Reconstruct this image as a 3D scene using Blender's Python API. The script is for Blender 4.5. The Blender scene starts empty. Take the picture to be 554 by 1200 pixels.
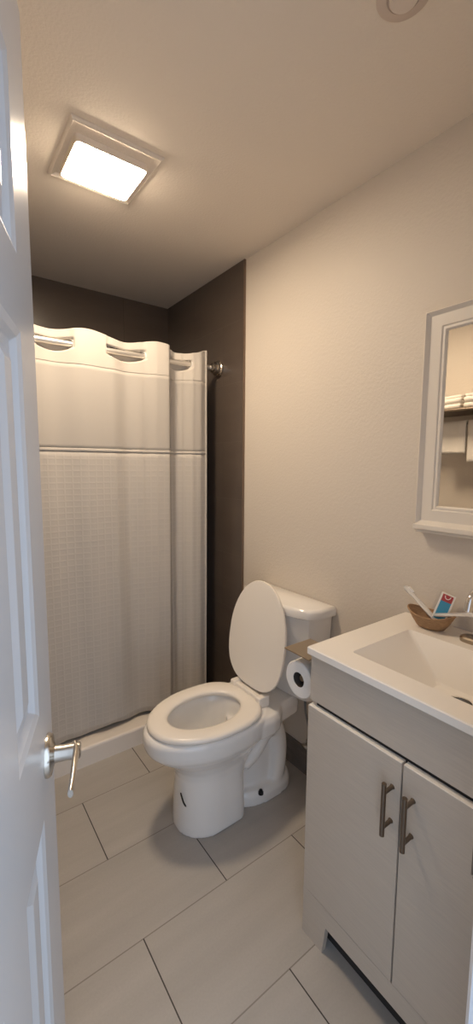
import bpy, bmesh, math, random
from mathutils import Matrix, Vector, noise

random.seed(7)
PI = math.pi
C = bpy.context.scene.collection
S = bpy.context.scene

# ------------------------------------------------------------------ camera
CAM_H, CAM_F, YAW, PITCH, ROLL = 1.42, 489.985, math.radians(36.131), math.radians(6.337), math.radians(.35)
fw = Vector((math.sin(YAW)*math.cos(PITCH), math.cos(YAW)*math.cos(PITCH), -math.sin(PITCH)))
rt = Vector((math.cos(YAW), -math.sin(YAW), 0))
up = rt.cross(fw)
rt2 = rt*math.cos(ROLL) + up*math.sin(ROLL)
up2 = -rt*math.sin(ROLL) + up*math.cos(ROLL)
cd = bpy.data.cameras.new('camera')
cd.sensor_fit = 'VERTICAL'; cd.sensor_height = 24.0; cd.lens = 24.0*CAM_F/1200.0
cd.clip_start = .02; cd.clip_end = 50
cam = bpy.data.objects.new('camera', cd); C.objects.link(cam)
cam.matrix_world = Matrix(((rt2.x, up2.x, -fw.x, 0), (rt2.y, up2.y, -fw.y, 0), (rt2.z, up2.z, -fw.z, CAM_H), (0, 0, 0, 1)))
S.camera = cam

# ------------------------------------------------------------------ world, exposure
W = bpy.data.worlds.new('World'); S.world = W; W.use_nodes = True
bg = W.node_tree.nodes['Background']
bg.inputs[0].default_value = (.68, .81, 1.0, 1); bg.inputs[1].default_value = 1.25
S.view_settings.view_transform = 'Standard'; S.view_settings.look = 'None'
S.view_settings.gamma = 1; S.view_settings.use_curve_mapping = False
S.view_settings.exposure = 0.80
LAMP_COLOR, LAMP_POWER = (1.0, .80, .585, 1), 68.0     # ceiling lamp lens
S.cycles.max_bounces = 12; S.cycles.diffuse_bounces = 8; S.cycles.sample_clamp_indirect = 6
# daylight enters through the open doorway: a portal guides it
pd = bpy.data.lights.new('doorway_portal', 'AREA'); pd.shape = 'RECTANGLE'; pd.size = .66; pd.size_y = 2.05
pd.cycles.is_portal = True
po = bpy.data.objects.new('doorway_portal', pd); C.objects.link(po)
po.location = (.24, .06, 1.03); po.rotation_euler = (PI/2, 0, 0)

# ------------------------------------------------------------------ room sizes
XR, XL, YB, ZC, YF = 1.325, -.20, 2.576, 2.433, .185     # right, left, back, ceiling, door wall

# ------------------------------------------------------------------ materials
def mat(name, color, rough=.5, metal=0, spec=.5, bump=None, var=None, coat=0, trans=0, ior=1.45):
    m = bpy.data.materials.new(name); m.use_nodes = True
    nt = m.node_tree; b = nt.nodes['Principled BSDF']
    b.inputs['Base Color'].default_value = (*color, 1)
    b.inputs['Roughness'].default_value = rough; b.inputs['Metallic'].default_value = metal
    b.inputs['Specular IOR Level'].default_value = spec; b.inputs['Coat Weight'].default_value = coat
    b.inputs['Transmission Weight'].default_value = trans; b.inputs['IOR'].default_value = ior
    tc = nt.nodes.new('ShaderNodeTexCoord')
    if bump:                                             # (scale, strength, distance, stretch)
        sc, st, di = bump[:3]; mp = nt.nodes.new('ShaderNodeMapping')
        mp.inputs['Scale'].default_value = bump[3] if len(bump) > 3 else (1, 1, 1)
        n = nt.nodes.new('ShaderNodeTexNoise'); n.inputs['Scale'].default_value = sc; n.inputs['Detail'].default_value = 4
        bp = nt.nodes.new('ShaderNodeBump'); bp.inputs['Strength'].default_value = st; bp.inputs['Distance'].default_value = di
        nt.links.new(tc.outputs['Object'], mp.inputs[0]); nt.links.new(mp.outputs[0], n.inputs['Vector'])
        nt.links.new(n.outputs[0], bp.inputs['Height']); nt.links.new(bp.outputs[0], b.inputs['Normal'])
    if var:                                              # (scale, second colour, stretch)
        n = nt.nodes.new('ShaderNodeTexNoise'); n.inputs['Scale'].default_value = var[0]; n.inputs['Detail'].default_value = 5
        mp = nt.nodes.new('ShaderNodeMapping'); mp.inputs['Scale'].default_value = var[2] if len(var) > 2 else (1, 1, 1)
        mx = nt.nodes.new('ShaderNodeMix'); mx.data_type = 'RGBA'
        mx.inputs[6].default_value = (*color, 1); mx.inputs[7].default_value = (*var[1], 1)
        rp = nt.nodes.new('ShaderNodeMapRange'); rp.inputs[1].default_value = .3; rp.inputs[2].default_value = .7
        nt.links.new(tc.outputs['Object'], mp.inputs[0]); nt.links.new(mp.outputs[0], n.inputs['Vector'])
        nt.links.new(n.outputs[0], rp.inputs[0]); nt.links.new(rp.outputs[0], mx.inputs[0])
        nt.links.new(mx.outputs[2], b.inputs['Base Color'])
    return m

def tile_mat(name, x0, y0, tw, th, axes, c1, c2, grout_u, grout_v, gw, rough, streak, half=True, bump_st=.3):
    """running-bond tiles over two object axes; joints as thin recessed lines"""
    m = bpy.data.materials.new(name); m.use_nodes = True
    nt = m.node_tree; N = nt.nodes; Lk = nt.links; b = N['Principled BSDF']; b.inputs['Roughness'].default_value = rough
    tc = N.new('ShaderNodeTexCoord'); sp = N.new('ShaderNodeSeparateXYZ'); Lk.new(tc.outputs['Object'], sp.inputs[0])
    def M(op, a, c=None):
        n = N.new('ShaderNodeMath'); n.operation = op
        for i, v in enumerate((a, c)):
            if v is None: continue
            if isinstance(v, (int, float)): n.inputs[i].default_value = v
            else: Lk.new(v, n.inputs[i])
        return n.outputs[0]
    X, Y = sp.outputs[axes[0]], sp.outputs[axes[1]]
    v = M('DIVIDE', M('SUBTRACT', Y, y0), th); row = M('FLOOR', v)
    u = M('DIVIDE', M('SUBTRACT', X, x0), tw)
    if half: u = M('ADD', u, M('MULTIPLY', M('FLOORED_MODULO', row, 2.0), .5))
    col = M('FLOOR', u)
    fu = M('SUBTRACT', u, col); fv = M('SUBTRACT', v, row)
    du = M('MULTIPLY', M('MINIMUM', fu, M('SUBTRACT', 1.0, fu)), tw)
    dv = M('MULTIPLY', M('MINIMUM', fv, M('SUBTRACT', 1.0, fv)), th)
    gu = M('LESS_THAN', du, gw); gv = M('LESS_THAN', dv, gw)
    cb = N.new('ShaderNodeCombineXYZ'); Lk.new(M('MULTIPLY', row, 3.7), cb.inputs[1]); Lk.new(M('MULTIPLY', col, 5.3), cb.inputs[0])
    va = N.new('ShaderNodeVectorMath'); va.operation = 'ADD'; Lk.new(tc.outputs['Object'], va.inputs[0]); Lk.new(cb.outputs[0], va.inputs[1])
    mp = N.new('ShaderNodeMapping'); mp.inputs['Scale'].default_value = streak; Lk.new(va.outputs[0], mp.inputs[0])
    n1 = N.new('ShaderNodeTexNoise'); n1.inputs['Scale'].default_value = 1; n1.inputs['Detail'].default_value = 6; Lk.new(mp.outputs[0], n1.inputs['Vector'])
    n2 = N.new('ShaderNodeTexNoise'); n2.inputs['Scale'].default_value = 160; n2.inputs['Detail'].default_value = 2; Lk.new(tc.outputs['Object'], n2.inputs['Vector'])
    f = M('ADD', M('MULTIPLY', n1.outputs[0], .75), M('MULTIPLY', n2.outputs[0], .25))
    rp = N.new('ShaderNodeMapRange'); rp.inputs[1].default_value = .33; rp.inputs[2].default_value = .67; Lk.new(f, rp.inputs[0])
    def mix(fac, a, c):
        x = N.new('ShaderNodeMix'); x.data_type = 'RGBA'
        Lk.new(fac, x.inputs[0])
        for i, q in ((6, a), (7, c)):
            if isinstance(q, tuple): x.inputs[i].default_value = (*q, 1)
            else: Lk.new(q, x.inputs[i])
        return x.outputs[2]
    base = mix(rp.outputs[0], c1, c2)
    out = mix(gu, mix(gv, base, grout_v), grout_u)
    Lk.new(out, b.inputs['Base Color'])
    bp = N.new('ShaderNodeBump'); bp.inputs['Strength'].default_value = bump_st; bp.inputs['Distance'].default_value = .002
    Lk.new(M('SUBTRACT', 1.0, M('MAXIMUM', gu, gv)), bp.inputs['Height']); Lk.new(bp.outputs[0], b.inputs['Normal'])
    return m

M_wall = mat('wall_paint', (.645, .585, .512), .55, bump=(95, .35, .0035))
M_ceil = mat('ceiling_paint', (.81, .735, .645), .7, bump=(120, .4, .003))
M_floor = tile_mat('floor_tile', .435, 1.058-.3135*11, .61, .3135, (0, 1), (.44, .412, .38), (.375, .35, .32),
                   (.035, .03, .026), (.24, .215, .19), .0018, .42, (1.6, 13, 1))
M_tileR = tile_mat('shower_tile', .1, .02, .61, .305, (1, 2), (.105, .082, .067), (.085, .066, .055),
                   (.05, .04, .033), (.12, .095, .08), .0012, .28, (1.5, 3, 12))
M_tileB = tile_mat('shower_tile_back', .1, .02, .61, .305, (0, 2), (.105, .082, .067), (.085, .066, .055),
                   (.05, .04, .033), (.12, .095, .08), .0012, .28, (3, 1.5, 12))
M_tilebase = mat('tile_base', (.20, .175, .155), .45, var=(14, (.15, .13, .115), (1, 1, 3)))
M_white = mat('white_enamel', (.62, .62, .62), .30, coat=.15)
M_door = mat('door_paint', (.55, .553, .562), .26, bump=(60, .04, .001))
M_trim = mat('trim_paint', (.70, .72, .76), .32)
M_porc = mat('porcelain', (.82, .80, .77), .12, coat=.3)
M_seat = mat('seat_plastic', (.82, .77, .70), .25)
M_cham = mat('shower_base_acrylic', (.80, .74, .67), .4, bump=(20, .15, .004))
M_vanity = mat('vanity_laminate', (.54, .475, .40), .5, bump=(60, .25, .0012, (1, .08, 4)), var=(60, (.49, .43, .365), (1, .2, 6)))
M_vdark = mat('vanity_inside_shade', (.03, .027, .025), .7)  # near black; in the toe recess it stands for shade
M_vlit = mat('vanity_edge_highlight', (.86, .82, .76), .45)  # light caught by the door top edges, put into the colour
M_marble = mat('cultured_marble', (.84, .80, .74), .16, coat=.2)
M_nickel = mat('satin_nickel', (.62, .58, .52), .24, 1)
M_bronze = mat('brushed_bronze', (.20, .16, .125), .40, 1, bump=(120, .1, .001, (1, 1, 8)))
M_brown = mat('brushed_brown_metal', (.40, .34, .27), .30, 1)
M_rod = mat('rod_metal', (.86, .83, .78), .38, .9)
M_chrome = mat('chrome', (.80, .78, .75), .08, 1)
M_black = mat('black_mark', (.012, .011, .010), .6)
M_mirror = mat('mirror_silver', (.86, .84, .80), .015, 1)
M_mframe = mat('mirror_frame_paint', (.74, .69, .62), .38)
M_paper = mat('toilet_paper', (.80, .77, .73), .9, bump=(300, .2, .001))
M_card = mat('cardboard', (.05, .04, .033), .9)
M_towel = mat('terry_cloth', (.80, .76, .70), .95, bump=(260, .6, .004))
M_metal_edge = mat('edge_trim_metal', (.26, .20, .16), .4, .8)
M_wicker = mat('woven_straw', (.42, .27, .15), .75, bump=(120, .8, .003, (1, 1, 3)), var=(90, (.30, .18, .095), (1, 1, 4)))
M_blue = mat('carton_blue', (.05, .30, .48), .4)
M_red = mat('carton_red', (.42, .045, .04), .4)
M_cwhite = mat('carton_white', (.80, .78, .74), .45)
M_plastic = mat('white_plastic', (.80, .78, .75), .35)
M_film = bpy.data.materials.new('clear_film'); M_film.use_nodes = True
_n = M_film.node_tree; _p = _n.nodes['Principled BSDF']; _p.inputs['Base Color'].default_value = (.86, .85, .83, 1); _p.inputs['Roughness'].default_value = .18
_t = _n.nodes.new('ShaderNodeBsdfTransparent'); _m = _n.nodes.new('ShaderNodeMixShader'); _m.inputs[0].default_value = .42
_n.links.new(_t.outputs[0], _m.inputs[1]); _n.links.new(_p.outputs[0], _m.inputs[2]); _n.links.new(_m.outputs[0], _n.nodes['Material Output'].inputs[0])
M_bristle = mat('bristles', (.82, .82, .84), .8)
M_rubber = mat('grey_rubber', (.2, .2, .2), .7)
M_fitting = mat('ceiling_fitting_paint', (.72, .64, .57), .5)
M_water = mat('bowl_water', (.75, .80, .82), .02, trans=.6, ior=1.33)
M_bowlin = mat('drain_dark', (.05, .045, .04), .35, .7)

def cloth_mat(name, col, transl, waffle=0, bump=(500, .3, .001)):
    m = bpy.data.materials.new(name); m.use_nodes = True; nt = m.node_tree; N = nt.nodes; Lk = nt.links
    for n in list(N):
        if n.type == 'BSDF_PRINCIPLED': N.remove(n)
    out = N['Material Output']
    d = N.new('ShaderNodeBsdfDiffuse'); d.inputs[0].default_value = (*col, 1)
    t = N.new('ShaderNodeBsdfTranslucent'); t.inputs[0].default_value = (*col, 1)
    mx = N.new('ShaderNodeMixShader'); mx.inputs[0].default_value = transl
    Lk.new(d.outputs[0], mx.inputs[1]); Lk.new(t.outputs[0], mx.inputs[2]); Lk.new(mx.outputs[0], out.inputs[0])
    tc = N.new('ShaderNodeTexCoord'); bp = N.new('ShaderNodeBump')
    if waffle:                                           # woven grid of raised threads
        br = N.new('ShaderNodeTexBrick'); br.offset = 0; br.inputs['Scale'].default_value = 1
        br.inputs['Brick Width'].default_value = waffle; br.inputs['Row Height'].default_value = waffle*.8
        br.inputs['Mortar Size'].default_value = waffle*.14; br.inputs['Mortar Smooth'].default_value = .6
        br.inputs['Color1'].default_value = (*col, 1); br.inputs['Color2'].default_value = (*[c*.985 for c in col], 1)
        br.inputs['Mortar'].default_value = (*[min(1, c*1.032) for c in col], 1)
        mp = N.new('ShaderNodeMapping'); mp.inputs['Rotation'].default_value = (PI/2, 0, 0)
        Lk.new(tc.outputs['Object'], mp.inputs[0]); Lk.new(mp.outputs[0], br.inputs['Vector'])
        Lk.new(br.outputs['Color'], d.inputs[0]); Lk.new(br.outputs['Color'], t.inputs[0])
        Lk.new(br.outputs['Fac'], bp.inputs['Height']); bp.inputs['Strength'].default_value = .22; bp.inputs['Distance'].default_value = .003
    else:
        n = N.new('ShaderNodeTexNoise'); n.inputs['Scale'].default_value = bump[0]
        Lk.new(tc.outputs['Object'], n.inputs['Vector']); Lk.new(n.outputs[0], bp.inputs['Height'])
        bp.inputs['Strength'].default_value = bump[1]; bp.inputs['Distance'].default_value = bump[2]
    Lk.new(bp.outputs[0], d.inputs['Normal'])
    return m
M_curt = cloth_mat('curtain_waffle', (.66, .62, .57), .22, waffle=.034)
M_sheer = cloth_mat('curtain_window', (.66, .62, .57), .30)
M_head = cloth_mat('curtain_header', (.66, .615, .555), .12)

M_lens = bpy.data.materials.new('lamp_lens'); M_lens.use_nodes = True
_b = M_lens.node_tree.nodes['Principled BSDF']
_b.inputs['Base Color'].default_value = (.9, .9, .88, 1)
_b.inputs['Emission Color'].default_value = LAMP_COLOR; _b.inputs['Emission Strength'].default_value = LAMP_POWER

# ------------------------------------------------------------------ mesh helpers
def BM(): return bmesh.new()
def box(bm, x0, x1, y0, y1, z0, z1):
    v = [bm.verts.new(p) for p in ((x0,y0,z0),(x1,y0,z0),(x1,y1,z0),(x0,y1,z0),(x0,y0,z1),(x1,y0,z1),(x1,y1,z1),(x0,y1,z1))]
    for f in ((3,2,1,0),(4,5,6,7),(0,1,5,4),(1,2,6,5),(2,3,7,6),(3,0,4,7)): bm.faces.new([v[i] for i in f])
    return v
def loft(bm, rings, cap0=True, cap1=True, closed=True):
    R = [[bm.verts.new(p) for p in r] for r in rings]; n = len(R[0])
    for a, b in zip(R, R[1:]):
        for i in range(n if closed else n-1):
            j = (i+1) % n; bm.faces.new((a[i], a[j], b[j], b[i]))
    if cap0: bm.faces.new(list(reversed(R[0])))
    if cap1: bm.faces.new(R[-1])
    return R
def tube(bm, pts, r, seg=12, caps=True):
    pts = [Vector(p) for p in pts]; rr = r if isinstance(r, (list, tuple)) else [r]*len(pts)
    t0 = (pts[1]-pts[0]).normalized(); ref = Vector((0,0,1)) if abs(t0.z) < .9 else Vector((1,0,0))
    nrm = (ref - t0*ref.dot(t0)).normalized(); rings = []
    for i, p in enumerate(pts):
        a = pts[max(i-1,0)]; b = pts[min(i+1,len(pts)-1)]; t = (b-a).normalized()
        nrm = (nrm - t*nrm.dot(t)).normalized(); bi = t.cross(nrm)
        rings.append([p + (nrm*math.cos(2*PI*k/seg) + bi*math.sin(2*PI*k/seg))*rr[i] for k in range(seg)])
    loft(bm, rings, caps, caps)
def lathe(bm, prof, c, axis='Z', seg=32, sx=1, sy=1, cap=True):
    """prof: (radius, height) along axis from c"""
    rings = []
    for r, h in prof:
        ring = []
        for k in range(seg):
            a, b = r*math.cos(2*PI*k/seg)*sx, r*math.sin(2*PI*k/seg)*sy
            p = {'Z': (a, b, h), 'X': (h, a, b), 'Y': (b, h, a)}[axis]
            ring.append((c[0]+p[0], c[1]+p[1], c[2]+p[2]))
        rings.append(ring)
    loft(bm, rings, cap, cap)
def smoothpath(pts, n=6):
    P = [Vector(p) for p in pts]; P = [P[0]*2-P[1]] + P + [P[-1]*2-P[-2]]; out = []
    for i in range(1, len(P)-2):
        a, b, c, d = P[i-1:i+3]
        for k in range(n):
            t = k/n
            out.append(.5*((2*b)+(c-a)*t+(2*a-5*b+4*c-d)*t*t+(3*b-a-3*c+d)*t**3))
    out.append(P[-2]); return out
def rrect(x0, x1, y0, y1, r, n=6):
    out = []
    for cx, cy, a0 in ((x1-r, y1-r, 0), (x0+r, y1-r, PI/2), (x0+r, y0+r, PI), (x1-r, y0+r, 1.5*PI)):
        for k in range(n+1):
            a = a0 + PI/2*k/n; out.append((cx+r*math.cos(a), cy+r*math.sin(a)))
    return out

MAT = {}
def obj(name, bm, m, parent=None, smooth=False, bevel=0, local=False, seg=2, kind=None, angle=None):
    """one linked mesh object; world coordinates unless local"""
    bmesh.ops.recalc_face_normals(bm, faces=bm.faces)
    me = bpy.data.meshes.new(name); 
    o = bpy.data.objects.new(name, me); C.objects.link(o)
    if parent is not None:
        o.parent = parent; o.matrix_parent_inverse = Matrix()
        if not local: bmesh.ops.transform(bm, matrix=MAT[parent].inverted(), verts=bm.verts)
        MAT[o] = MAT[parent]
    else: MAT[o] = Matrix()
    bm.to_mesh(me); bm.free()
    me.materials.append(m)
    if smooth:
        for p in me.polygons: p.use_smooth = True
        if angle: 
            me.set_sharp_from_angle(angle=math.radians(angle))
    if bevel:
        md = o.modifiers.new('bevel', 'BEVEL'); md.width = bevel; md.segments = seg; md.limit_method = 'ANGLE'; md.angle_limit = math.radians(40)
    if kind: o['kind'] = kind
    return o
def thing(name, label, cat, loc, rotz=0, group=None):
    o = bpy.data.objects.new(name, None); C.objects.link(o); o.empty_display_size = .05
    o.location = loc; o.rotation_euler = (0, 0, rotz); o['label'] = label; o['category'] = cat
    if group: o['group'] = group
    MAT[o] = Matrix.Translation(loc) @ Matrix.Rotation(rotz, 4, 'Z'); return o
def tag(o, label, cat, group=None):
    o['label'] = label; o['category'] = cat
    if group: o['group'] = group
    return o
def struct(name, bm, m, **k): return obj(name, bm, m, kind='structure', **k)

# ------------------------------------------------------------------ the room shell
bm = BM(); box(bm, -1.6, XR+.1, -1.6, YB+.1, -.08, 0); struct('floor', bm, M_floor)
bm = BM(); box(bm, XL-.1, XR+.1, YF-.115, YB+.1, ZC, ZC+.08); struct('ceiling', bm, M_ceil)
bm = BM(); box(bm, XR, XR+.1, YF-.115, YB+.1, 0, ZC); struct('wall_right', bm, M_wall)
bm = BM(); box(bm, XL-.1, XL, YF-.115, YB+.1, 0, ZC); struct('wall_left', bm, M_wall)
bm = BM(); box(bm, XL, XR, YB, YB+.1, 0, ZC); struct('wall_back', bm, M_tileB)
bm = BM()                                                # door wall with the doorway cut out
JX0, JX1, JZ = -.075, .585, 2.10
box(bm, XL, JX0, YF-.115, YF, 0, ZC); box(bm, JX1, XR, YF-.115, YF, 0, ZC); box(bm, JX0, JX1, YF-.115, YF, JZ, ZC)
struct('wall_front', bm, M_wall)
# dark tile slabs lining the shower sides, with their edge trim
YT = 1.752
bm = BM(); box(bm, XR-.010, XR, YT, YB, 0, ZC); struct('wall_right_tiles', bm, M_tileR)
bm = BM(); box(bm, XL, XL+.010, YT, YB, 0, ZC); struct('wall_left_tiles', bm, M_tileR)
bm = BM(); box(bm, XR-.012, XR, YT-.006, YT, 0, ZC); struct('trim_1', bm, M_metal_edge)
bm = BM(); box(bm, XL, XL+.012, YT-.006, YT, 0, ZC); struct('trim_2', bm, M_metal_edge)
# tile base along the painted walls
bm = BM(); box(bm, XR-.009, XR, .80, YT-.006, 0, .132); struct('baseboard_right', bm, M_tilebase, bevel=.002)
bm = BM(); box(bm, XL, XL+.009, YF, YT-.006, 0, .145); struct('baseboard_left', bm, M_tilebase, bevel=.002)
# door lining and room side casing at the vanity end
bm = BM(); box(bm, .566, JX1, YF-.118, YF+.002, 0, JZ); t3 = struct('trim_3', bm, M_trim, bevel=.002)
bm = BM()
prof = [(.566, .187), (.566, .214), (.574, .221), (.600, .221), (.612, .212), (.628, .208), (.632, .187)]
loft(bm, [[(x, y, 0) for x, y in prof], [(x, y, JZ+.05) for x, y in prof]]); struct('trim_4', bm, M_trim)
bm = BM(); box(bm, -.078, -.060, YF-.118, YF+.002, 0, JZ); struct('trim_5', bm, M_trim, bevel=.002)
bm = BM(); box(bm, -.060, .566, YF-.118, YF+.002, JZ-.018, JZ); struct('trim_6', bm, M_trim, bevel=.002)
# strike plate on the lining, its lip wrapped towards the room
bm = BM(); box(bm, .5635, .566, .150, .222, .862, .925); box(bm, .5635, .569, .2222, .2245, .866, .921)
o = obj('strike_plate', bm, M_bronze, t3, bevel=.001); o['label'] = 'dark metal strike plate'

# ------------------------------------------------------------------ the open door (local x from hinge to latch, y away from the camera)
DA = math.radians(20); LX, LY, DW, DT, DH = .148, .756, .60, .035, 2.085
hx, hy = LX - DW*math.sin(DA), LY - DW*math.cos(DA)
door = thing('door_1', 'white six panel door standing open at the left edge of the photo', 'door', (hx, hy, .012), PI/2-DA)
del door['label'], door['category']; door['kind'] = 'structure'
zb = -.012
PX = [(.108, .245), (.355, .492)]                       # panel columns
PZ = [(.235, .870), (1.042, 1.600), (1.700, 1.945)]    # panel rows above the floor
bm = BM()
xs = sorted({0, DW, *[v for p in PX for v in p]}); zs = sorted({.012, DH, *[v for p in PZ for v in p]})
for side, y, sgn in ((0, 0.0, 1), (1, DT, -1)):
    for i in range(len(xs)-1):
        for k in range(len(zs)-1):
            x0, x1, z0, z1 = xs[i], xs[i+1], zs[k]+zb, zs[k+1]+zb
            if (xs[i], xs[i+1]) in PX and (zs[k], zs[k+1]) in PZ:
                # sticking: bead, slope, flat recess, raised field
                steps = [(0, 0), (.004, .0015), (.010, .0035), (.018, .0115), (.030, .0115), (.050, .0035), (.052, .003)]
                rings = [[(x0+d, y+sgn*h, z0+d), (x1-d, y+sgn*h, z0+d), (x1-d, y+sgn*h, z1-d), (x0+d, y+sgn*h, z1-d)] for d, h in steps]
                loft(bm, rings, False, True)
            else:
                bm.faces.new([bm.verts.new(p) for p in ((x0,y,z0),(x1,y,z0),(x1,y,z1),(x0,y,z1))])
z0, z1 = 0, DH+zb
for q in (((0,0,z0),(0,DT,z0),(0,DT,z1),(0,0,z1)), ((DW,0,z0),(DW,DT,z0),(DW,DT,z1),(DW,0,z1)), ((0,0,z0),(DW,0,z0),(DW,DT,z0),(0,DT,z0)), ((0,0,z1),(DW,0,z1),(DW,DT,z1),(0,DT,z1))):
    bm.faces.new([bm.verts.new(p) for p in q])
bmesh.ops.remove_doubles(bm, verts=bm.verts, dist=1e-5)
obj('door_leaf', bm, M_door, door, local=True, bevel=.0015)
HX, HZ = DW-.062, .945+zb                               # lever set
dh = BM(); lathe(dh, [(.0335, 0), (.0335, -.004), (.031, -.008), (.020, -.0105), (.0135, -.013), (.0125, -.026), (.0125, -.042)], (HX, 0, HZ), 'Y', 40)
hs = obj('door_handle', dh, M_nickel, door, local=True, smooth=True, angle=35)
bm = BM()
path = smoothpath([(HX+.006, -.043, HZ+.005), (HX-.008, -.046, HZ+.005), (HX-.035, -.046, HZ+.004), (HX-.065, -.046, HZ+.001), (HX-.094, -.045, HZ-.002)], 5)
rings = []
for i, p in enumerate(path):
    f = i/(len(path)-1); hh = .0095-.003*f; tt = .0055-.0015*f
    rings.append([(p.x, p.y+tt*math.cos(a), p.z+hh*math.sin(a)) for a in [2*PI*k/14 for k in range(14)]])
loft(bm, rings); lathe(bm, [(.0128, -.034), (.0128, -.0505), (.010, -.0525)], (HX, 0, HZ), 'Y', 32)
obj('lever', bm, M_nickel, hs, local=True, smooth=True, angle=40)
bm = BM(); lathe(bm, [(.0335, DT), (.0335, DT+.004), (.020, DT+.010), (.0125, DT+.014), (.0125, DT+.05)], (HX, 0, HZ), 'Y', 32)
loft(bm, [[(x, DT+.050+.005*math.cos(a), HZ+.009*math.sin(a)) for a in [2*PI*k/12 for k in range(12)]] for x in (HX+.012, HX-.11)])
obj('door_handle', bm, M_nickel, door, local=True, smooth=True, angle=40)
bm = BM(); box(bm, DW-.0005, DW+.0015, .005, .030, HZ-.028, HZ+.028); obj('latch_plate', bm, M_nickel, door, local=True)
for hz in (.2, 1.03, 1.86):
    bm = BM(); tube(bm, [(-.006, DT+.004, hz-.045), (-.006, DT+.004, hz+.045)], .006); box(bm, -.004, .026, DT, DT+.002, hz-.044, hz+.044)
    obj('hinge', bm, M_nickel, door, local=True, smooth=True, angle=40)

# ------------------------------------------------------------------ shower base, curtain rod, curtain
YC0, YC1 = 1.896, 2.052
sb = thing('shower_tray', 'pale low shower tray with a raised curb below the white curtain', 'shower tray', (.55, YC0, 0))
bm = BM(); x0, x1 = XL+.011, XR-.011
prof = [(YC0, .0), (YC0, .082), (YC0+.003, .089), (YC0+.010, .0925), (YC1-.012, .093), (YC1-.002, .090), (YC1+.002, .085), (YC1+.012, .03), (YC1+.02, .0)]
loft(bm, [[(x, y, z) for y, z in prof] for x in (x0, x1)]); obj('curb', bm, M_cham, sb, smooth=True, angle=22)
bm = BM(); box(bm, x0, x1, YC1+.02, YB-.001, 0, .03); obj('pan', bm, M_cham, sb, bevel=.003)
bm = BM(); lathe(bm, [(.045, .030), (.045, .032), (.02, .033)], (.56, 2.27, 0), 'Z', 24); obj('drain', bm, M_nickel, sb)

YR, ZR = 1.970, 1.945
rod = thing('shower_curtain_rod', 'brushed metal curtain rod with stepped end flange on the dark tile', 'curtain rod', (XR-.01, YR, ZR))
bm = BM(); tube(bm, [(XL+.03, YR, ZR), (XR-.04, YR, ZR)], 0.0125, 20); obj('rod', bm, M_rod, rod, smooth=True, angle=40)
for sx, xw in ((-1, XR-.010), (1, XL+.010)):
    bm = BM(); lathe(bm, [(.043, 0), (.043, sx*.010), (.037, sx*.015), (.037, sx*.024), (.027, sx*.029), (.027, sx*.044), (.018, sx*.048), (.018, sx*.062)], (xw, YR, ZR), 'X', 32)
    obj('end_flange', bm, M_nickel, rod, smooth=True, angle=30)

# control points of the pleats: x -> offset from the rod (minus = towards the room)
KN = [(-.185, -.020), (-.05, -.032), (.10, -.006), (.25, -.032), (.40, -.010), (.46, -.004), (.58, -.034), (.70, -.024), (.78, -.004), (.86, -.022), (.93, -.040), (.985, -.044), (1.02, .004), (1.055, .022), (1.09, .004), (1.14, -.028), (1.175, -.034), (1.215, -.020)]
DIMPLES = [(.04, .20), (.386, .533), (.688, .872), (1.012, 1.129)]     # where the cloth dips behind the rod
def pleat(x):
    if x <= KN[0][0]: return KN[0][1]
    for (a, ya), (b, yb) in zip(KN, KN[1:]):
        if x <= b:
            t = (x-a)/(b-a); t = t*t*(3-2*t); return ya+(yb-ya)*t
    return KN[-1][1]
def sstep(a, b, x):
    t = max(0, min(1, (x-a)/(b-a))); return t*t*(3-2*t)
def dimple(x, z):
    v = 0
    for a, b in DIMPLES:
        w = sstep(a-.012, a+.012, x)*(1-sstep(b-.012, b+.012, x))
        u = (x-(a+b)/2)/((b-a)/2); lo = .016+.016*(1-min(1, u*u))       # sagging lower lip
        v = max(v, w*sstep(ZR-lo-.008, ZR-lo+.006, z)*(1-.85*sstep(ZR+.013, ZR+.030, z)))
    return v
ZT, ZH, ZS, ZBOT = 2.008, 1.862, 1.487, .113
def cy(x, z):
    f = max(0, min(1, (ZT-z)/(ZT-ZBOT)))
    amp = 1.0 - .45*f
    d = pleat(x)*amp
    k = dimple(x, z); d = d*(1-k) + k*(.026)
    d += .007*f*math.sin(x*23+1.3) + .004*f*math.sin(x*47+z*2) + .004*noise.noise((x*9, z*1.6, 3))
    return YR + d + .012*f
def cz(x, z):
    if z > ZH:                                           # header droops between the holes
        return z + (z-ZH)/(ZT-ZH)*(.010*math.cos((x-.60)*2*PI/.33) - .004 + .012*sstep(1.15, 1.215, x))
    if z < ZBOT+.001: return z + .007*math.sin(x*11+.6) + .004*math.sin(x*31) + .016*max(0, (x-.8)/.42)
    return z
def cloth(name, za, zb_, nz, m, parent, off=0, solid=.0016):
    bm = BM(); n = 560; g = []
    for j in range(nz+1):
        z = za+(zb_-za)*j/nz; row = []
        for i in range(n+1):
            x = -.185+(1.215+.185)*i/n
            xx = x + (.006*(1-(z-ZBOT)/(ZT-ZBOT)) if x > 1.1 else 0)
            row.append(bm.verts.new((xx, cy(x, z)+off, cz(x, z))))
        g.append(row)
    for a, b in zip(g, g[1:]):
        for i in range(n):
            q = (a[i], a[i+1], b[i+1], b[i]); c = sum((v.co for v in q), Vector())/4
            if math.hypot(c.y-YR, c.z-ZR) < .0158: continue          # the hole the rod passes through
            bm.faces.new(q)
    bmesh.ops.delete(bm, geom=[v for v in bm.verts if not v.link_faces], context='VERTS')
    o = obj(name, bm, m, parent, smooth=True)
    s = o.modifiers.new('thickness', 'SOLIDIFY'); s.thickness = solid; s.offset = 0
    return o
cur = thing('shower_curtain', 'white waffle weave shower curtain with sheer upper band hanging from the rod', 'shower curtain', (.55, YR, ZBOT))
cloth('curtain_panel', ZBOT, ZS, 40, M_curt, cur)
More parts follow.
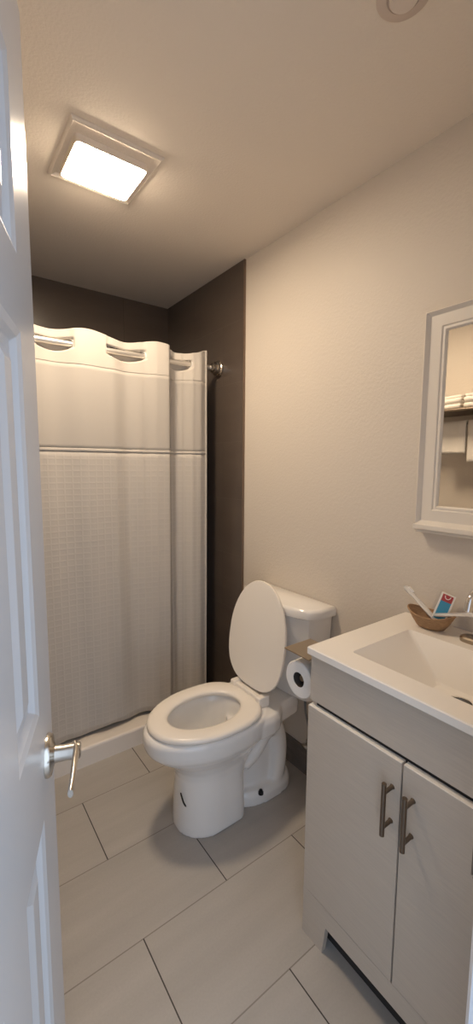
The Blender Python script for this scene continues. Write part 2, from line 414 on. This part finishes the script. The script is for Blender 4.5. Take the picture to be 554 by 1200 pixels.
cloth('sheer_window', ZS, ZH, 16, M_sheer, cur)
cloth('header_band', ZH-.003, ZT, 60, M_head, cur, off=-.0010)
cloth('seam_band', ZS-.0065, ZS+.0065, 3, M_head, cur, off=-.0026, solid=.002)
bm = BM(); tube(bm, [(1.217+.006*(1-(z-ZBOT)/(ZT-ZBOT)), cy(1.215, z)-.002, cz(1.215, z)) for z in [ZBOT+(ZT-ZBOT)*k/60 for k in range(61)]], .004, 8)
obj('side_hem', bm, M_head, cur, smooth=True)
# split rings where the rod passes through the header
prev = None; xc = []
for i in range(1401):
    x = -.185+1.40*i/1400; d = cy(x, ZR)-YR
    if prev is not None and (d > 0) != (prev > 0): xc.append((x, 1 if d > 0 else -1))
    prev = d
for x, s in xc:
    if x > 1.2: continue
    bm = BM(); e = .004; slope = (cy(x+e, ZR)-cy(x-e, ZR))/(2*e); t = Vector((1, slope, 0)).normalized(); nn = 28
    rings = []
    for k in range(nn):
        a = 2*PI*k/nn; dirv = t*math.cos(a)+Vector((0, 0, 1))*math.sin(a); c = Vector((x, YR, ZR))+dirv*.0185
        nv = t.cross(Vector((0, 0, 1)))
        rings.append([c+dirv*.0035*math.cos(b)+nv*.0035*math.sin(b) for b in [2*PI*q/8 for q in range(8)]])
    rings.append(rings[0]); loft(bm, rings, False, False); bmesh.ops.remove_doubles(bm, verts=bm.verts, dist=1e-6)
    obj('ring', bm, M_plastic, cur, smooth=True)

# ------------------------------------------------------------------ ceiling: fan light and a round fitting
fl = thing('ceiling_fan_light', 'lit square bathroom ceiling light with white slotted frame', 'ceiling light', (.54, 1.51, ZC))
FX0, FX1, FY0, FY1 = .392, .690, 1.362, 1.668
LXa, LXb, LYa, LYb = .424, .655, 1.424, 1.618
def fr(d, z): return [(FX0+d, FY0+d, z), (FX1-d, FY0+d, z), (FX1-d, FY1-d, z), (FX0+d, FY1-d, z)]
bm = BM()
loft(bm, [fr(0, ZC-.0005), fr(.001, ZC-.005), fr(.004, ZC-.0085), fr(.008, ZC-.0105), fr(.022, ZC-.003),
          [(LXa-.004, LYa-.004, ZC-.003), (LXb+.004, LYa-.004, ZC-.003), (LXb+.004, LYb+.004, ZC-.003), (LXa-.004, LYb+.004, ZC-.003)]], True, True)
obj('grille_frame', bm, M_ceil, fl)
bm = BM()
R0 = rrect(LXa, LXb, LYa, LYb, .012)
def ins(d): return rrect(LXa+d, LXb-d, LYa+d, LYb-d, .012)
loft(bm, [[(x, y, ZC-.002) for x, y in ins(-.003)], [(x, y, ZC-.0252) for x, y in ins(-.002)], [(x, y, ZC-.0252) for x, y in ins(.003)]], True, True)
obj('lens_rim', bm, M_ceil, fl, smooth=True, angle=30)
bm = BM(); loft(bm, [[(x, y, ZC-.0254) for x, y in R0], [(x, y, ZC-.0295) for x, y in ins(.004)], [(x, y, ZC-.033) for x, y in ins(.014)]])
obj('lens', bm, M_lens, fl, smooth=True, angle=30)
cf = thing('round_ceiling_fitting', 'small round ceiling fitting at the top edge of the photo', 'ceiling fitting', (.885, .612, ZC))
bm = BM(); lathe(bm, [(.058, -.0005), (.058, -.004), (.054, -.007), (.036, -.009), (.034, -.006)], (.885, .612, ZC), 'Z', 48); obj('rim', bm, mat('fitting_rim', (.60, .51, .45), .5), cf, smooth=True, angle=35)
bm = BM(); lathe(bm, [(.030, -.004), (.030, -.014), (.027, -.017), (.010, -.018)], (.885, .612, ZC), 'Z', 40); obj('cap', bm, M_fitting, cf, smooth=True, angle=35)

# ------------------------------------------------------------------ toilet
TY = 1.345
toilet = thing('toilet', 'white two piece toilet with its seat lid raised against the tank', 'toilet', (.98, TY, 0))
def egg(x0, x1, b, n=48, k=.10, pw=2.5, cy_=TY):
    """outline: round nose at x0, squarer tail at x1"""
    cx, a = (x0+x1)/2, (x1-x0)/2; out = []
    for i in range(n):
        t = 2*PI*i/n; c, s = math.cos(t), math.sin(t); e = 2/pw if c > 0 else 1.0
        out.append((cx + a*math.copysign(abs(c)**e, c), cy_ + b*math.copysign(abs(s)**(e if c > 0 else .95), s)*(1+k*c*(1-max(0,c)))))
    return out
def E(x0, x1, b, z, k=.10, pw=2.5): return [(x, y, z) for x, y in egg(x0, x1, b, 48, k, pw)]
bm = BM()
loft(bm, [E(.696, .965, .121, 0, 0, 6), E(.697, .965, .121, .03, 0, 6), E(.702, .965, .116, .12, 0, 6), E(.706, .968, .113, .18, 0, 5), E(.705, .98, .113, .222, 0, 4.5),
          E(.694, 1.01, .119, .254, 0, 3.6), E(.672, 1.04, .131, .286, .02, 3.2), E(.638, 1.06, .150, .313, .04, 3), E(.606, 1.08, .168, .337, .06, 2.9), E(.584, 1.095, .180, .360, .07, 2.8), E(.577, 1.10, .184, .382, .07, 2.7), E(.577, 1.10, .185, .412, .08, 2.6),
          E(.583, 1.10, .182, .425, .08, 2.6), E(.596, 1.09, .174, .431, .08, 2.6),
          E(.655, .995, .126, .429, .08, 2.3), E(.664, .985, .117, .405, .08, 2.2), E(.690, .970, .104, .33, .06, 2.1), E(.735, .955, .080, .265, .03, 2), E(.790, .935, .05, .215, 0, 2), E(.83, .90, .025, .195, 0, 2)])
bowl_parts = bm
# rear foot, trapway and deck
def slab(x0, x1, b, za, zb, pw=3.2, x0b=None, bb=None):
    loft(bm, [E(x0, x1, b, za, 0, pw), E(x0, x1, b, (za*.35+zb*.65), 0, pw), E(x0b or x0, x1-.006, bb or b-.006, zb, 0, pw)])
slab(.93, 1.245, .112, 0, .062, 3.4, None, .098)
loft(bm, [E(.95, 1.235, .066, .03, 0, 3), E(.95, 1.21, .064, .12, 0, 3), E(.95, 1.19, .070, .26, 0, 3), E(.95, 1.20, .085, .36, 0, 3)])
loft(bm, [[(x, TY+s*w, z) for s, z in ((-1, .345), (-1.02, .40), (-.94, .424), (.94, .424), (1.02, .40), (1, .345), (.6, .315), (-.6, .315))] for x, w in ((1.00, .168), (1.06, .166), (1.095, .156), (1.135, .124), (1.20, .114), (1.245, .108))])
for s in (-1, 1):
    tube(bm, smoothpath([(.97, TY+s*.058, .20), (1.02, TY+s*.068, .24), (1.08, TY+s*.070, .305), (1.135, TY+s*.066, .30), (1.165, TY+s*.060, .22), (1.165, TY+s*.058, .12), (1.15, TY+s*.056, .04)], 5), .044, 14)
o = obj('bowl', bm, M_porc, toilet, smooth=True)
rm = o.modifiers.new('fuse', 'REMESH'); rm.mode = 'VOXEL'; rm.voxel_size = .0055; rm.use_smooth_shade = True
sm = o.modifiers.new('glaze', 'SMOOTH'); sm.factor = .5; sm.iterations = 7
bm = BM(); bm.faces.new([bm.verts.new(p) for p in E(.742, .952, .077, .258, .03, 2)]); obj('water', bm, M_water, toilet)
def ring_plate(name, z0, z1, m):
    bm = BM(); o_, i_ = (.594, 1.052, .181), (.676, .985, .108)
    def O(d, z): return E(o_[0]+d, o_[1]-d, o_[2]-d, z, .07, 2.9)
    def I(d, z): return E(i_[0]-d, i_[1]+d, i_[2]+d, z, .05, 2.1)
    rings = [O(.004, z0), O(0, z0+.005), O(0, z1-.010), O(.004, z1-.004), O(.014, z1), I(.016, z1), I(.005, z1-.004), I(0, z1-.010), I(.004, z0), O(.004, z0)]
    loft(bm, rings, False, False); bmesh.ops.remove_doubles(bm, verts=bm.verts, dist=1e-6)
    return obj(name, bm, m, toilet, smooth=True, angle=60)
ring_plate('seat', .432, .454, M_seat)
# raised lid: built flat then swung up round the hinge line
HXc, HZc, LA = 1.060, .462, math.radians(-98.8)
bm = BM()
def Ld(d, z): return E(.590+d, 1.046-d, .183-d, z, .07, 2.9)
loft(bm, [Ld(.010, .452), Ld(.002, .453), Ld(0, .457), Ld(.001, .464), Ld(.008, .469), Ld(.04, .471)])
rotm = Matrix.Translation((HXc, 0, HZc)) @ Matrix.Rotation(-LA, 4, 'Y') @ Matrix.Translation((-HXc, 0, -HZc))
bmesh.ops.transform(bm, matrix=rotm, verts=bm.verts)
obj('seat_lid', bm, M_seat, toilet, smooth=True, angle=50)
bm = BM(); box(bm, 1.036, 1.062, TY-.105, TY+.105, .446, .468); obj('hinge_bar', bm, M_seat, toilet, bevel=.006, seg=3)
for s in (-1, 1):
    bm = BM(); box(bm, 1.028, 1.084, TY+s*.088-.016, TY+s*.088+.016, .4255, .474); obj('seat_hinge', bm, M_seat, toilet, bevel=.007, seg=3)
# tank and its bowed lid
def tankring(xf, xb, hw, z, r=.05, bow=.02):
    out = []
    for x, y in rrect(xf, xb, -hw, hw, r, 6):
        f = max(0, (xb-x)/(xb-xf)); out.append((x + f*bow*(y/hw)**2*1.2, TY+y*(1-.0*f), z))
    return out
def tring2(xf, xb, hw, z, bow, r=.035):
    """front bows outwards: ends sit further back than the middle"""
    pts = [(xb, hw), (xb, -hw)]; n = 24
    for i in range(n+1):
        s = -1+2*i/n; y = s*hw
        x = xf + bow*abs(s)**2.4
        if abs(s) > .9: x += r*((abs(s)-.9)/.1)**2
        pts.append((x, y))
    return [(x, TY+y, z) for x, y in pts]
bm = BM(); loft(bm, [tring2(1.205, 1.318, .190, .425, .03), tring2(1.196, 1.318, .196, .45, .035), tring2(1.170, 1.318, .208, .60, .045), tring2(1.150, 1.318, .222, .802, .055)])
obj('tank', bm, M_porc, toilet, smooth=True, bevel=.004, angle=35)
bm = BM(); loft(bm, [tring2(1.148, 1.320, .226, .800, .06), tring2(1.139, 1.320, .238, .806, .06), tring2(1.137, 1.320, .240, .832, .06), tring2(1.142, 1.318, .236, .842, .06), tring2(1.152, 1.312, .226, .8455, .06)])
obj('tank_lid', bm, M_porc, toilet, smooth=True, angle=50)
# bolt hole and the dark chip on the base
bm = BM(); lathe(bm, [(.011, -.006), (.011, .003), (.007, .005), (.007, .012), (.003, .013)], (1.035, TY-.112, .064), 'Z', 16); o = obj('floor_bolt', bm, M_black, toilet); o['label'] = 'dark uncovered floor bolt'
bm = BM(); tube(bm, smoothpath([(.7030, 1.316, .170), (.7020, 1.305, .160), (.7020, 1.290, .146), (.7045, 1.276, .138)], 4), [.001]+[.0032]*11+[.001], 8)
o = obj('scuff_mark', bm, M_black, toilet, smooth=True); o['label'] = 'black scuff mark on the pedestal'
# water supply
sv = thing('supply_valve', 'small metal stop valve on the wall behind the toilet', 'valve', (XR, 1.205, .19))
bm = BM(); lathe(bm, [(.026, 0), (.024, -.006), (.009, -.008), (.008, -.045)], (XR, 1.205, .19), 'X', 24); tube(bm, [(XR-.045, 1.205, .178), (XR-.045, 1.205, .215)], .010, 14); obj('body', bm, M_nickel, sv, smooth=True, angle=40)
bm = BM(); lathe(bm, [(.014, -.052), (.016, -.060), (.014, -.068)], (XR, 1.205, .19), 'X', 18, 1.4, .7); obj('knob', bm, M_nickel, sv, smooth=True)
bm = BM(); tube(bm, smoothpath([(XR-.045, 1.205, .215), (XR-.05, 1.200, .28), (XR-.075, 1.195, .36), (XR-.085, 1.192, .424)], 6), .005, 10); obj('hose', bm, M_rubber, sv, smooth=True)

# ------------------------------------------------------------------ vanity cabinet
VY0, VY1, VX = .193, .797, .842
van = thing('vanity_cabinet', 'grey wood grain bathroom vanity cabinet with two bar handled doors', 'cabinet', (1.08, .495, 0))
bm = BM()
def sidepanel(y0, y1):                                   # side with the foot cut-out
    box(bm, VX+.018, XR-.012, y0, y1, .092, .889); box(bm, VX+.018, VX+.10, y0, y1, 0, .092); box(bm, XR-.10, XR-.012, y0, y1, 0, .092)
sidepanel(VY0, VY0+.016); obj('side_panel', bm, M_vanity, van)
bm = BM(); sidepanel(VY1-.016, VY1); obj('side_panel', bm, M_vanity, van)
bm = BM(); box(bm, XR-.020, XR-.012, VY0+.016, VY1-.016, .10, .889); box(bm, VX+.030, XR-.02, VY0+.016, VY1-.016, .10, .116); obj('carcass', bm, M_vdark, van)
bm = BM(); box(bm, VX+.020, VX+.029, VY0+.016, VY1-.016, .116, .889); obj('face_frame', bm, M_vdark, van)
bm = BM(); box(bm, VX+.008, VX+.018, VY0, VY1, .750, .889); obj('drawer_front', bm, M_vanity, van, bevel=.0015)
bm = BM(); box(bm, VX+.045, VX+.058, VY0+.016, VY1-.016, 0, .10); obj('toe_recess_shade', bm, M_vdark, van)  # dark board added as the shade in the cut-out below the rail
bm = BM()                                                # bottom rail with legs
pr_ = [(VY0, 0), (VY0+.078, 0), (VY0+.090, .092), (VY1-.090, .092), (VY1-.078, 0), (VY1, 0), (VY1, .152), (VY0, .152)]
bm.faces.new([bm.verts.new((VX+.001, y, z)) for y, z in pr_]); r = bmesh.ops.extrude_face_region(bm, geom=bm.faces[:])
bmesh.ops.translate(bm, vec=(.017, 0, 0), verts=[v for v in r['geom'] if isinstance(v, bmesh.types.BMVert)])
obj('base_rail', bm, M_vanity, van)
YS = .496
for i, (a, b, hy_) in enumerate(((YS+.0022, VY1-.001, .523), (VY0+.001, YS-.0022, .470))):
    bm = BM(); box(bm, VX, VX+.018, a, b, .1535, .735)
    d = obj('cabinet_door', bm, M_vanity, van, bevel=.0012); d['label'] = ('cabinet door nearer the toilet', 'cabinet door nearer the doorway')[i]
    bm = BM(); box(bm, VX+.0006, VX+.0174, a+.001, b-.001, .7345, .7365); o = obj('edge_highlight', bm, M_vlit, d); o['label'] = 'highlight painted along the door top edge'  # pale strip painted as the highlight on the door top
    bm = BM(); tube(bm, [(VX-.034, hy_-.004, .556), (VX-.034, hy_-.004, .688)], .0058, 16)
    h = obj('bar_handle', bm, M_bronze, d, smooth=True, angle=40)
    for z in (.576, .664):
        bm = BM(); tube(bm, [(VX-.034, hy_-.004, z), (VX-.006, hy_-.004, z), (VX, hy_-.004, z)], [.0048, .0048, .0065], 14); obj('handle_post', bm, M_bronze, h, smooth=True, angle=40)

# ------------------------------------------------------------------ vanity top with the sink moulded in
ZTOP = .912
vt = thing('washbasin', 'white moulded washbasin with rectangular sink set on the grey cabinet', 'sink', (1.08, .495, .89))
bm = BM()
TX0, TX1, TY0, TY1 = .834, XR-.002, .190, .800
SX0, SX1, SY0, SY1 = .908, 1.188, .292, .702
N_ = 28
def rr(x0, x1, y0, y1, r, z): return [(x, y, z) for x, y in rrect(x0, x1, y0, y1, r, 6)]
loft(bm, [rr(TX0+.002, TX1, TY0+.002, TY1-.002, .003, .8895), rr(TX0, TX1, TY0, TY1, .004, .892), rr(TX0, TX1, TY0, TY1, .004, ZTOP-.003), rr(TX0+.003, TX1-.001, TY0+.003, TY1-.003, .004, ZTOP),
          rr(SX0, SX1, SY0, SY1, .012, ZTOP), rr(SX0+.003, SX1-.003, SY0+.004, SY1-.004, .012, ZTOP-.004),
          rr(SX0+.040, SX1-.040, SY0+.116, SY1-.116, .012, ZTOP-.108), rr(SX0+.048, SX1-.046, SY0+.126, SY1-.126, .012, ZTOP-.113), rr(SX0+.15, SX1-.050, SY0+.150, SY1-.150, .012, ZTOP-.115)], False, True)
obj('counter', bm, M_marble, vt, smooth=True, angle=18)
bm = BM()                                                # underside of the basin in its cabinet
bm.free()
bm = BM(); lathe(bm, [(.034, 0), (.034, .003), (.028, .0045), (.027, .001)], (1.095, .492, ZTOP-.1145), 'Z', 32); obj('drain_ring', bm, M_chrome, vt, smooth=True, angle=35)
bm = BM(); lathe(bm, [(.027, .0015), (.024, .003), (.006, .004)], (1.095, .492, ZTOP-.1145), 'Z', 24); obj('drain_stopper', bm, M_bowlin, vt, smooth=True)

# faucet behind the sink
fa = thing('faucet', 'chrome arched faucet on deck plate behind the sink', 'faucet', (1.252, .497, ZTOP))
bm = BM()
loft(bm, [rr(1.226, 1.278, .420, .574, .024, ZTOP), rr(1.226, 1.278, .420, .574, .024, ZTOP+.010), rr(1.231, 1.273, .426, .568, .02, ZTOP+.014)]); obj('deck_plate', bm, M_brown, fa, smooth=True, angle=35)
bm = BM(); tube(bm, smoothpath([(1.252, .484, ZTOP+.012), (1.252, .484, ZTOP+.08), (1.245, .488, ZTOP+.135), (1.215, .500, ZTOP+.172), (1.175, .502, ZTOP+.176), (1.145, .504, ZTOP+.158), (1.134, .505, ZTOP+.125)], 6), .0125, 18); obj('spout', bm, M_chrome, fa, smooth=True, angle=50)
bm = BM(); lathe(bm, [(.021, .012), (.018, .03), (.015, .055), (.0135, .07)], (1.252, .484, ZTOP), 'Z', 28); obj('body', bm, M_chrome, fa, smooth=True, angle=45)
bm = BM(); tube(bm, [(1.252, .475, ZTOP+.055), (1.254, .455, ZTOP+.060), (1.258, .425, ZTOP+.072)], [.009, .007, .005], 14); obj('lever', bm, M_chrome, fa, smooth=True, angle=45)

# ------------------------------------------------------------------ small things on the counter
bk = thing('basket', 'small oval tan woven basket on the white counter corner', 'basket', (1.255, .668, ZTOP))
bm = BM(); n = 40; rings = []
ang = math.radians(14)
def oval(a, b, z, lift):
    out = []
    for k in range(n):
        t = 2*PI*k/n; px, py = b*math.sin(t), a*math.cos(t)
        out.append((1.252+px*math.cos(ang)+py*math.sin(ang)*-.6, .668+py*math.cos(ang)+px*math.sin(ang)*.6, z+lift*abs(math.cos(t))**2.5))
    return out
for a, b, z, l in ((.034, .022, ZTOP+.0005, 0), (.042, .028, ZTOP+.004, 0), (.058, .038, ZTOP+.022, .004), (.072, .047, ZTOP+.040, .012), (.074, .049, ZTOP+.043, .014), (.071, .046, ZTOP+.043, .014), (.056, .036, ZTOP+.024, .004), (.040, .026, ZTOP+.008, 0)):
    rings.append(oval(a, b, z, l))
loft(bm, rings); obj('woven_bowl', bm, M_wicker, bk, smooth=True, angle=60)
bm = BM(); ov = oval(.0735, .0485, ZTOP+.044, .014); tube(bm, ov+[ov[0]], .0028, 8); obj('rim', bm, M_wicker, bk, smooth=True)

def brush(label, a, b, head_at_end=True):
    a, b = Vector(a), Vector(b); t = thing('toothbrush', label, 'toothbrush', a, 0, None)
    d = (b-a); L = d.length; d.normalize(); side = d.cross(Vector((0, 0, 1))).normalized(); upv = side.cross(d)
    bm = BM(); ks = [0, .1, .3, .5, .62, .74, .78, .9, 1]; ws = [.004, .0058, .0062, .005, .0034, .003, .0055, .006, .003]; rings = []
    for k, w in zip(ks, ws):
        c = a+d*L*k; rings.append([c+side*w*math.cos(q)+upv*(w*.62)*math.sin(q) for q in [2*PI*i/12 for i in range(12)]])
    loft(bm, rings); obj('handle', bm, M_plastic, t, smooth=True, angle=60)
    bm = BM()
    for i in range(7):
        for j in (-1, 0, 1):
            c = a+d*L*(.80+.026*i)+side*.0034*j; tube(bm, [c+upv*.003, c+upv*.013], .0014, 6)
    obj('bristles', bm, M_bristle, t)
    bm = BM(); rings = []
    for i, k in enumerate([-.06, -.055, .0, .2, .45, .7, .85, 1.0, 1.05, 1.055]):
        c = a+d*L*k+upv*.003; flat = .0012 if k < 0 or k > 1.02 else (.0055 if k < .72 else .0100)
        w = .0095+.0012*math.sin(i*2.1)
        rings.append([c+side*w*math.cos(q)+upv*flat*math.sin(q) for q in [2*PI*j/14 for j in range(14)]])
    loft(bm, rings); o = obj('film_wrapper', bm, M_film, t, smooth=True, angle=60); o['label'] = 'clear plastic wrapper'
    return t
brush('wrapped white toothbrush leaning out of the basket towards the toilet', (1.262, .664, .9395), (1.292, .782, 1.006))
brush('wrapped white toothbrush lying across the basket rim towards the faucet', (1.256, .655, .955), (1.262, .535, .990))
# leaning carton: local frame on the basket floor
CTX, CTY = 1.272, .655
ct = thing('toothpaste_box', 'small blue carton with red top and white edges leaning in the basket', 'box', (1.272, .640, ZTOP+.022))
bm0 = Matrix.Translation((CTX, CTY, ZTOP+.028)) @ Matrix.Rotation(math.radians(22), 4, 'Z') @ Matrix.Rotation(math.radians(17), 4, 'X') @ Matrix.Rotation(math.radians(8), 4, 'Y')
def cbox(name, m, *d, bev=0):
    bm = BM(); box(bm, *d); bmesh.ops.transform(bm, matrix=bm0, verts=bm.verts); return obj(name, bm, m, ct, bevel=bev)
cbox('carton', M_cwhite, -.011, .011, -.021, .021, 0, .086, bev=.0008)
cbox('blue_print', M_blue, -.0116, -.0108, -.0155, .0155, .002, .062)
cbox('red_print', M_red, -.0116, -.0108, -.0155, .0155, .062, .084)
bm = BM(); tube(bm, [(-.0118, .008*math.cos(a), .081+.010*math.sin(a)) for a in [PI+PI*k/10 for k in range(11)]], .0013, 6); bmesh.ops.transform(bm, matrix=bm0, verts=bm.verts); obj('white_mark', bm, M_cwhite, ct)

# ------------------------------------------------------------------ mirror
mi = thing('wall_mirror', 'white framed rectangular mirror with ledge on the wall above the sink', 'mirror', (XR, .495, 1.22))
MY0, MY1, MZ0, MZ1 = .228, .762, 1.232, 1.900
def mring(y0, y1, z0, z1, x): return [(x, y1, z0), (x, y1, z1), (x, y0, z1), (x, y0, z0)]
bm = BM(); e = XR-.001
loft(bm, [mring(MY0, MY1, MZ0, MZ1, e), mring(MY0, MY1, MZ0, MZ1, e-.036), mring(MY0+.0025, MY1-.0025, MZ0+.0025, MZ1-.0025, e-.037), mring(MY0+.013, MY1-.013, MZ0+.013, MZ1-.013, e-.024),
          mring(MY0+.048, MY1-.048, MZ0+.048, MZ1-.048, e-.024), mring(MY0+.051, MY1-.051, MZ0+.051, MZ1-.051, e-.020), mring(MY0+.059, MY1-.059, MZ0+.059, MZ1-.059, e-.021), mring(MY0+.062, MY1-.062, MZ0+.062, MZ1-.062, e-.016), mring(MY0+.065, MY1-.065, MZ0+.065, MZ1-.065, e-.008)], True, False)
obj('frame', bm, M_mframe, mi, bevel=.001)
bm = BM(); box(bm, e-.046, e, MY0-.003, MY1+.002, MZ0-.016, MZ0+.002); box(bm, e-.036, e, MY0, MY1-.002, MZ0-.026, MZ0-.016); obj('ledge', bm, M_mframe, mi, bevel=.004, seg=3)
bm = BM(); box(bm, e-.012, e-.006, MY0+.063, MY1-.063, MZ0+.063, MZ1-.063); o = obj('glass', bm, M_mirror, mi); o['label'] = 'silvered mirror glass'

# ------------------------------------------------------------------ toilet paper on the vanity side
hd = thing('toilet_paper_holder', 'brown metal paper holder with flat top plate on the vanity side', 'holder', (.93, VY1, .87))
bm = BM(); box(bm, .842, .955, VY1+.001, .902, .865, .869); obj('top_plate', bm, M_brown, hd, bevel=.001)
bm = BM(); box(bm, .870, .95, VY1+.0005, VY1+.005, .79, .865); obj('back_plate', bm, M_brown, hd, bevel=.001)
bm = BM(); tube(bm, [(.94, VY1+.004, .80), (.99, VY1+.03, .79), (1.006, .868, .7695)], .006, 10); tube(bm, [(1.006, .868, .7695), (.885, .868, .7695)], .009, 14); obj('arm', bm, M_brown, hd, smooth=True, angle=40)
rl = thing('toilet_paper_roll', 'white toilet paper roll hanging on the holder beside the vanity', 'toilet paper', (.922, .868, .712))
bm = BM(); ry, rz, r0, r1 = .868, .7695, .023, .057
lathe(bm, [(r0, .872), (r1-.003, .872), (r1, .875), (r1, .969), (r1-.003, .972), (r0, .972), (r0, .872)], (0, ry, rz), 'X', 48, cap=False); bmesh.ops.remove_doubles(bm, verts=bm.verts, dist=1e-6)
obj('paper', bm, M_paper, rl, smooth=True, angle=40)
bm = BM(); lathe(bm, [(r0, .8735), (r0, .9705), (r0-.0015, .9705), (r0-.0015, .8735), (r0, .8735)], (0, ry, rz), 'X', 36, cap=False); obj('core', bm, M_card, rl, smooth=True, angle=40)

# ------------------------------------------------------------------ towel rack on the left wall (seen in the mirror)
tr = thing('towel_rack', 'metal towel shelf with lower bar on the left wall, seen in the mirror', 'towel rack', (XL, 1.30, 1.76))
RY0, RY1 = .98, 1.62
bm = BM(); box(bm, XL+.002, XL+.282, RY0+.005, RY1-.005, 1.750, 1.762); obj('shelf_board', bm, M_bronze, tr, bevel=.002)
for y in (RY0, RY1):
    bm = BM(); box(bm, XL+.001, XL+.278, y-.005, y+.005, 1.742, 1.768); box(bm, XL+.001, XL+.012, y-.02, y+.02, 1.65, 1.80); box(bm, XL+.010, XL+.170, y-.004, y+.004, 1.680, 1.694); obj('bracket', bm, M_chrome, tr, bevel=.002)
bm = BM(); tube(bm, [(XL+.140, RY0, 1.687), (XL+.140, RY1, 1.687)], .008, 14); obj('towel_bar', bm, M_chrome, tr, smooth=True, angle=40)
def folded(label, y0, y1, z, lay, dx=.20):
    bm = BM(); pts = []; hgt = .017; x0, x1 = XL+.03, XL+.03+dx; rad = hgt/2
    for l in range(lay):
        zz = z+.009+l*hgt
        xs_ = [x0, x1] if l % 2 == 0 else [x1, x0]
        pts += [(xs_[0]+(xs_[1]-xs_[0])*k/6, zz) for k in range(7)]
        if l < lay-1:
            sg = 1 if l % 2 == 0 else -1
            pts += [(xs_[1]+sg*rad*math.sin(a), zz+rad-rad*math.cos(a)) for a in [PI*k/6 for k in range(1, 6)]]
    ny = 10; g = []
    for j in range(ny+1):
        y = y0+(y1-y0)*j/ny
        g.append([bm.verts.new((x, y+.003*noise.noise((x*20, zz*40, j)), zz+.003*noise.noise((x*12, y*12, zz*9)))) for x, zz in pts])
    for a, b in zip(g, g[1:]):
        for i in range(len(pts)-1): bm.faces.new((a[i], a[i+1], b[i+1], b[i]))
    o = obj('folded_towel', bm, M_towel, None, smooth=True); s = o.modifiers.new('pile', 'SOLIDIFY'); s.thickness = .0165; s.offset = 0
    return tag(o, label, 'towel', 'folded towels on the shelf')
folded('white folded towel on the rack shelf nearest the shower, seen in mirror', 1.275, 1.425, 1.7655, 5)
folded('white folded towel on the rack shelf nearest the door, at mirror edge', 1.10, 1.255, 1.7655, 5)
def hung(label, y0, y1, zlow):
    bm = BM(); xb, zb2 = XL+.140, 1.687; pts = []
    for k in range(13): pts.append((xb-.016, zlow+.03+(zb2-zlow-.03)*k/12))
    for k in range(1, 8): a = PI-PI*k/8; pts.append((xb+.016*math.cos(a), zb2+.016*math.sin(a)))
    for k in range(13): pts.append((xb+.016, zb2-(zb2-zlow)*k/12))
    ny = 16; g = []
    for j in range(ny+1):
        y = y0+(y1-y0)*j/ny
        g.append([bm.verts.new((x+(.006*noise.noise((y*30, z*4, 1)) if x > xb+.01 else 0), y+.006*noise.noise((y*5, z*8, 5)), z+(.006*noise.noise((y*18, 2, 7)) if z < zlow+.05 else 0))) for x, z in pts])
    for a, b in zip(g, g[1:]):
        for i in range(len(pts)-1): bm.faces.new((a[i], a[i+1], b[i+1], b[i]))
    o = obj('hanging_towel', bm, M_towel, None, smooth=True); s = o.modifiers.new('pile', 'SOLIDIFY'); s.thickness = .008; s.offset = 0
    return tag(o, label, 'towel', 'towels hung on the rack bar')
hung('white towel hung on the rack bar nearest the shower, seen in mirror', 1.275, 1.425, 1.505)
hung('white longer towel hung on the rack bar nearest the door, seen in mirror', 1.05, 1.262, 1.450)
